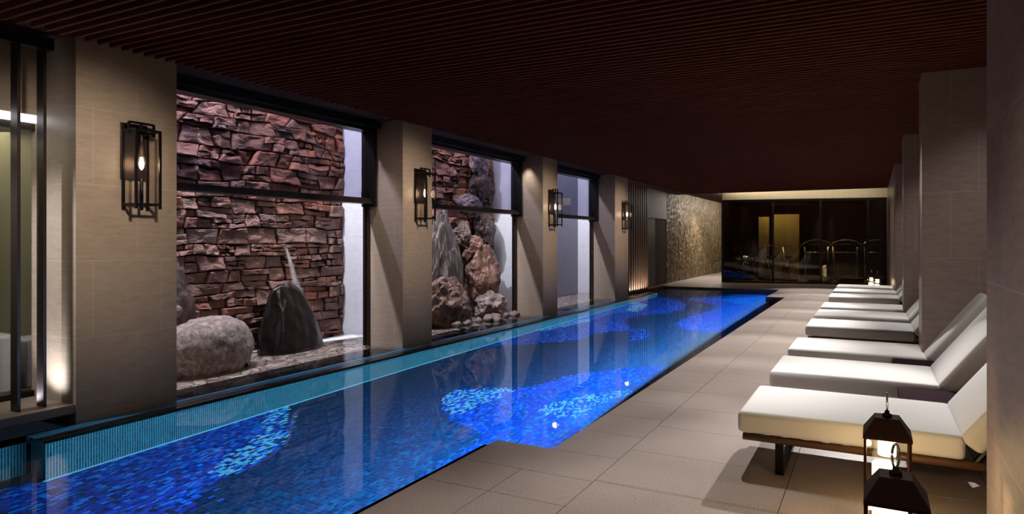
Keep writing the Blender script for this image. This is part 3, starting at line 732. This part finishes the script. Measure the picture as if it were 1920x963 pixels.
# split-face stone wall: displaced grid
def splitface(name, p0, dirv, nrm, length, h, step=.05):
    V = []; F = []; n1 = int(length/step); n2 = int(h/step)
    for j in range(n2+1):
        for i in range(n1+1):
            s_ = i*step; z = j*h/n2
            d_ = .035*noise.fractal(Vector((s_*7, z*1.1, 3)), 1, 2.2, 5) + .03*noise.noise(Vector((s_*16, z*9, 9)))
            course = 0
            V.append((p0[0]+dirv[0]*s_+nrm[0]*(d_-course), p0[1]+dirv[1]*s_+nrm[1]*(d_-course), z))
    for j in range(n2):
        for i in range(n1): a = j*(n1+1)+i; F.append((a, a+1, a+n1+2, a+n1+1))
    me = bpy.data.meshes.new(name); me.from_pydata(V, [], F); me.update(); me.materials.append(M_BARK)
    o = bpy.data.objects.new(name, me); COL.objects.link(o); return struct(o)
splitface('wall_split_stone', (-6.30, 23.0), (0,1), (1,0), 11, 3.3)
splitface('wall_split_stone_end', (-6.85, 23.0), (1,0), (0,-1), .56, 3.3, .04)
struct(MB().box(-7.2, -6.45, 23.15, 34, 0, 3.4).build('wall_far_left', M_DARK))
struct(MB().box(-7.2, -4.6, 33.2, 33.4, 0, 3.4).build('wall_corridor_end', M_DARK))

# ---------------------------------------------------------------- gym behind bronze glass
def gbox(name, m, *q, parent=None, kind=True, bevel=0):
    o = MB().box(*q, M=GM).build(name, m, parent, bevel=bevel)
    if kind and not parent: o['kind'] = 'structure'
    return o
mb = MB(); n_ = 170
for k_ in range(n_):
    x = k_*GL/n_; mb.box(x+.003, x+GL/n_-.003, -.012, .04, 2.93, 3.44, M=GM)
mb.box(0, GL, .0, .3, 2.92, 3.46, M=GM)
struct(mb.build('wall_gym_header', M_CREAM))
w5 = gbox('window_5', M_BLACK, 0, GL, -.0, .08, 2.84, 2.918)
gbox('bottom_rail', M_BRONZE, 0, GL, -.01, .08, 0, .06, parent=w5)
for x in (0.0, 1.66, 3.18, 4.62, GL-.05): gbox('mullion', M_BRONZE, x, x+.07, -.01, .08, .06, 2.84, parent=w5)
xs_ = [.07, 1.66, 1.73, 3.18, 3.25, 4.62, 4.69, GL-.05]
for k_ in range(0, 8, 2): gbox('window_pane', M_GLASS_GYM, xs_[k_], xs_[k_+1], .03, .04, .06, 2.84, parent=w5)
mb = MB(); x = .09
while x < GL-.06: mb.box(x, x+.016, .10, .116, .06, 2.84, M=GM); x += .045
mb.build('louvre_screen', M_LOUV, w5)
struct(MB().box(-4.76, -4.70, 24.72, 33.0, 0, 3.2).build('wall_gym_left', M_DARK))
struct(MB().box(-4.70, 2.5, 32.9, 33.0, 0, 3.2).build('wall_gym_back', M_DARK))
struct(MB().prism([(-4.69,24.76),(.42,25.63),(2.5,25.98),(2.5,32.9),(-4.69,32.9)], 2.95, 3.05).build('ceiling_gym', M_VOID))
for q, L in (((1.95,2.9,4.4,4.6,.0,2.55), 'broad ochre wall panel glowing behind the bronze glass'), ((1.35,1.75,4.2,4.4,.0,2.45), 'narrow ochre wall panel left of the broad one behind the glass')):
    o = MB().box(*q, M=GM).build('wall_panel', M_GYMY); tag(o, L, 'panel')
def treadmill():
    t = thing('treadmill', (0,0,0), 'x', 'treadmill', 'exercise machines in the gym')
    MB().box(-.38,.38,-.9,.8,.05,.2).build('running_deck', M_RUBBER, t, bevel=.03)
    for s_ in (-1, 1):
        MB().tube((s_*.36,.55,.15), (s_*.40,.72,1.25), .03).build('upright', M_CHROME, t, True)
    mb = MB(); pts = [(math.cos(a)*.58, .45-.25*math.sin(a)*0, 1.15+.36*math.sin(a)) for a in [math.pi*k/16 for k in range(17)]]
    mb.path(pts, .022); mb.build('arched_handrail', M_CHROME, t, True)
    MB().box(-.34,.34,.60,.68,1.12,1.36).build('console', M_RUBBER, t, bevel=.02)
    MB().tube((-.4,.72,1.05),(.4,.72,1.05),.02).build('crossbar', M_CHROME, t, True)
    return t
tm = treadmill()
for k_, (gx, gy, L) in enumerate(((3.3,1.5,'treadmill with arched rail behind the second mullion of the gym glass'), (4.25,1.4,'treadmill with arched rail right of the middle of the gym glass'), (5.3,1.5,'rightmost treadmill partly behind the end of the gym glass'))):
    o = tm if k_ == 0 else copy_tree(tm); o.location = GM @ Vector((gx, gy, 0)); o.rotation_euler = (0,0,ga); tag(o, L)
def elliptical():
    t = thing('exercise_bike', (0,0,0), 'x', 'exercise bike', 'exercise machines in the gym')
    MB().box(-.25,.25,-.5,.5,.0,.08).build('base', M_RUBBER, t, bevel=.02)
    mb = MB(); mb.tube((-.04,.1,.35),(.04,.1,.35),.28,20); mb.build('flywheel', M_CHROME, t, True)
    MB().tube((0,.1,.1),(0,.35,1.25),.04).build('front_post', M_CHROME, t, True)
    MB().path([(-.28,.1,1.15),(-.25,.3,1.28),(0,.36,1.3),(.25,.3,1.28),(.28,.1,1.15)],.02).build('handlebar', M_CHROME, t, True)
    MB().tube((0,-.25,.1),(0,-.35,.85),.035).build('seat_post', M_CHROME, t, True)
    MB().box(-.13,.13,-.48,-.2,.85,.92).build('seat', M_RUBBER, t, bevel=.03)
    return t
el = elliptical()
for k_, (gx, gy, L) in enumerate(((.72,2.2,'exercise bike alone behind the left pane of the gym glass'), (1.62,2.1,'exercise bike in front of the broad ochre panel, left of its pair'), (2.25,1.9,'exercise bike right of its pair in front of the broad ochre panel'))):
    o = el if k_ == 0 else copy_tree(el); o.location = GM @ Vector((gx, gy, 0)); o.rotation_euler = (0,0,ga+.3); tag(o, L)

# ---------------------------------------------------------------- wall sconces
def sconce():
    t = thing('wall_sconce', (0,0,0), 'x', 'wall lamp', 'lantern sconces on the left columns')
    # local: x out of the wall, y along the wall, z up; origin at wall, mid cage
    MB().box(0,.014,-.13,.115,-.09,.41).build('back_plate', M_BRONZE, t, bevel=.002)
    mb = MB(); q = .0095
    for x in (.02, .20):
        for y in (-.112, .112): mb.box(x-q, x+q, y-q, y+q, -.35, .345)
    for z in (.34, -.31):
        for y in (-.112, .112): mb.box(.02, .20, y-q, y+q, z-q, z+q)
        mb.box(.20-q, .20+q, -.112, .112, z-q, z+q); mb.box(.02-q, .02+q, -.112, .112, z-q, z+q)
    mb.build('outer_cage', M_BLACK, t)
    mb = MB(); x = .105
    for y in (-.115, .115): mb.box(x-q, x+q, y-q, y+q, .30, .41)
    mb.box(x-q, x+q, -.115, .115, .40, .418); mb.box(x-.02, x+.02, -.04, .04, .335, .345); mb.box(x-q, x+q, -.10, .10, .32, .34)
    mb.build('inner_hoop', M_BLACK, t)
    MB().box(x-q, x+q, -q, q, -.36, -.28).build('drop_rod', M_BLACK, t)
    hd = MB().tube((.105,0,.12),(.105,0,.40),.016,14).build('lamp_holder', M_BRONZE, t, True)
    MB().tube((.105,0,-.30),(.105,0,-.08),.014,12).build('candle_sleeve', M_BLACK, t, True)
    MB().tube((.105,0,-.28),(.105,0,.22),.038,24).build('glass_tube', M_GLASS, t, True)
    b = MB().lathe([(.001,-.055),(.016,-.035),(.022,-.005),(.016,.03),(.010,.06)], (.105,0,.05), 16).build('bulb', M_BULB, hd, True); tag(b, 'glowing bulb')
    for y in (-.112, .112): MB().box(.03,.19,y-.002,y+.002,-.30,.33).build('glass_pane', M_GLASS, t)
    return t
sc = sconce()
for k_, (y_, L) in enumerate(((3.70, 'black lantern sconce on the nearest column, the largest in view'), (7.99, 'black lantern sconce on the second column, left of the boulder courtyard'),
        (12.53, 'black lantern sconce on the third column, left of the blue grey courtyard'), (17.08, 'smallest farthest black lantern sconce, beside the fluted panel'))):
    o = sc if k_ == 0 else copy_tree(sc); o.location = (-5.82, y_, 2.125); tag(o, L)
    light('sconce_glow', 'POINT', (-5.715, y_, 2.18), 2.5, WARMER, size=.06)

# ---------------------------------------------------------------- sun loungers
def rbox(L, W, T, r, seg=4, crown=0., n=(10, 6)):
    bm = bmesh.new(); bmesh.ops.create_cube(bm, size=1)
    for v in bm.verts: v.co = Vector((v.co.x*L, v.co.y*W, v.co.z*T))
    bmesh.ops.bevel(bm, geom=list(bm.edges)+list(bm.verts), offset=r, segments=seg, profile=.6, affect='EDGES')
    for ax, cnt, ext in ((0, n[0], L), (1, n[1], W)):
        for i in range(1, cnt):
            p = [0,0,0]; p[ax] = -ext/2+r+(ext-2*r)*i/cnt; no = [0,0,0]; no[ax] = 1
            bmesh.ops.bisect_plane(bm, geom=list(bm.verts)+list(bm.edges)+list(bm.faces), plane_co=p, plane_no=no)
    for v in bm.verts:
        k = (1-(2*v.co.x/L)**4)*(1-(2*v.co.y/W)**4)
        if v.co.z > 0: v.co.z += crown*k
    return bm
def bm_obj(bm, name, m, parent, M=None):
    if M is not None: bm.transform(M)
    me = bpy.data.meshes.new(name); bm.to_mesh(me); bm.free(); me.materials.append(m)
    me.polygons.foreach_set('use_smooth', [True]*len(me.polygons))
    o = bpy.data.objects.new(name, me); COL.objects.link(o); o.parent = parent; return o
BA = R(53)
def lounger():
    t = thing('sun_lounger', (0,0,0), 'x', 'sun lounger', 'sun loungers in a row')
    # local origin: foot end near corner on the floor, x toward the head, y width .9
    bm = rbox(1.24, .92, .135, .038, crown=.012); bm_obj(bm, 'seat_cushion', M_FAB, t, Matrix.Translation((.62,.46,.322)))
    bm = rbox(.80, .92, .135, .045, crown=.01)
    Mx = Matrix.Translation((1.212,.46,.385)) @ Matrix.Rotation(-BA, 4, 'Y') @ Matrix.Translation((.385,0,-.072))
    bm_obj(bm, 'back_cushion', M_FAB, t, Mx)
    for y in (.04, .88): 
        mb = MB(); mb.tube((.03,y,.225), (1.98,y,.225), .024, 12); mb.build('side_rail', M_WOOD, t, True)
    mb = MB(); x = .08
    while x < 1.2: mb.box(x, x+.07, .04, .88, .232, .250); x += .115
    mb.build('slat_base', M_WOOD, t)
    for x in (.25, 1.6):
        mb = MB(); mb.box(x-.025, x+.025, .05, .09, 0, .21); mb.box(x-.025, x+.025, .83, .87, 0, .21); mb.box(x-.025, x+.025, .05, .87, 0, .03); mb.build('leg', M_BLACK, t)
    for y in (.10, .82):
        mb = MB(); mb.tube((1.30,y,.23), (1.46,y,.46), .02, 8); mb.tube((1.60,y,.23),(1.46,y,.52),.016,8); mb.build('back_strut', M_BLACK, t)
    Mb = Matrix.Translation((1.212,.46,.385)) @ Matrix.Rotation(-BA, 4, 'Y')
    mb = MB(); mb.box(.10,.80,-.42,-.37,-.165,-.143,M=Mb); mb.box(.10,.80,.37,.42,-.165,-.143,M=Mb); mb.box(.74,.80,-.42,.42,-.165,-.143,M=Mb); mb.build('back_frame', M_WOOD, t)
    return t
LY = [4.54, 6.06, 7.42+.04, 9.54, 11.0, 12.45, 14.75, 16.35, 17.95]
LL = ['nearest white cushioned sun lounger, behind the two lanterns', 'second white sun lounger from the front, between two dark side tables', 'third white sun lounger from the front, its raised back against the wide column',
      'fourth white sun lounger from the front, first one beyond the wide column', 'fifth white sun lounger from the front, middle one of the middle group', 'sixth white sun lounger from the front, last of the middle group',
      'seventh white sun lounger from the front, nearest of the far group', 'second farthest white sun lounger near the gym', 'farthest white sun lounger, in front of the small lit lanterns']
lg = lounger()
for k_, (y_, L) in enumerate(zip(LY, LL)):
    o = lg if k_ == 0 else copy_tree(lg); o.location = (-.775, y_, 0); tag(o, L)
def side_table():
    t = thing('side_table', (0,0,0), 'x', 'side table', 'low tables between the loungers')
    MB().box(0,.56,0,.46,.32,.365).build('tabletop', M_TABLE, t, bevel=.005)
    for x in (.03,.50):
        for y in (.03,.40): MB().box(x,x+.03,y,y+.03,0,.32).build('leg', M_TABLE, t)
    return t
st = side_table()
for k_, (y_, L) in enumerate(((5.55, 'dark low side table between the first and second loungers'), (6.99, 'dark low side table between the second and third loungers'))):
    o = st if k_ == 0 else copy_tree(st); o.location = (.17, y_, 0); tag(o, L)

# ---------------------------------------------------------------- lanterns
def lantern():
    t = thing('floor_lantern', (0,0,0), 'x', 'lantern', 'black metal floor lanterns')
    h = .105
    MB().box(-h,h,-h,h,0,.02).build('base', M_LANT, t, bevel=.003)
    mb = MB()
    for x in (-1, 1):
        for y in (-1, 1): mb.box(x*h-.006*(1+x), x*h+.006*(1-x), y*h-.006*(1+y), y*h+.006*(1-y), .02, .50)
    mb.build('frame', M_LANT, t)
    rf = MB().frustum(0,0,.515,.60,h+.004,.055).build('roof', M_LANT, t)
    MB().box(-h-.004,h+.004,-h-.004,h+.004,.50,.515).build('roof_rim', M_LANT, t)
    MB().lathe([(.022,0),(.022,.012),(.012,.016),(.010,.03)], (0,0,.60), 16).build('finial', M_LANT, rf, True)
    pts = [(0, math.cos(a)*.016, .672+math.sin(a)*.045) for a in [2*math.pi*k/24 for k in range(24)]]
    rg = MB().path(pts, .005, 8, True).build('ring_handle', M_CHROME, rf, True)
    for q in ((-h+.004,h-.004,-h+.002,-h+.004), (-h+.004,h-.004,h-.004,h-.002), (-h+.002,-h+.004,-h+.004,h-.004), (h-.004,h-.002,-h+.004,h-.004)):
        MB().box(*q,.02,.50).build('glass_pane', M_GLASS, t)
    c = MB().lathe([(.058,0),(.058,.335),(.050,.342),(.02,.336)], (-.01,0,.02), 28).build('candle', M_CANDLE, t, True); tag(c, 'glowing cream candle')
    c = MB().lathe([(.040,0),(.042,.012),(.040,.08),(.046,.10)], (0,.01,.40), 28).build('hanging_lamp', M_CANDLE, t, True); tag(c, 'glowing cylinder under the roof')
    return t
ln = lantern()
x1, y1 = onZ(1621, 941, .51); x2, y2 = onZ(1706+0, 829, .51)
spots = [((x1+.105, y1+.105), 'nearest black metal lantern, cut off by the lower edge of the view'), ((onZ(1664,823,.51)[0], onZ(1664,823,.51)[1]+.105), 'black metal lantern with ring handle just behind the nearest lantern'),
         (onZ(1645,522,.51), 'small far black lantern on the floor beyond the farthest lounger, right one'), (onZ(1634,519,.51), 'small far lantern left of its pair before the gym glass')]
for k_, (p, L) in enumerate(spots):
    o = ln if k_ == 0 else copy_tree(ln); o.location = (p[0], p[1], 0); tag(o, L)
    for c_ in o.children_recursive:
        if c_.name.startswith('ring_handle'): c_.rotation_euler = (0,0,(-.9,0,.5,.2)[k_])
    light('lantern_glow', 'POINT', (p[0]-.085, p[1]+.085, .42), 9 if k_ < 2 else 2, (1, .66, .30), size=.02)
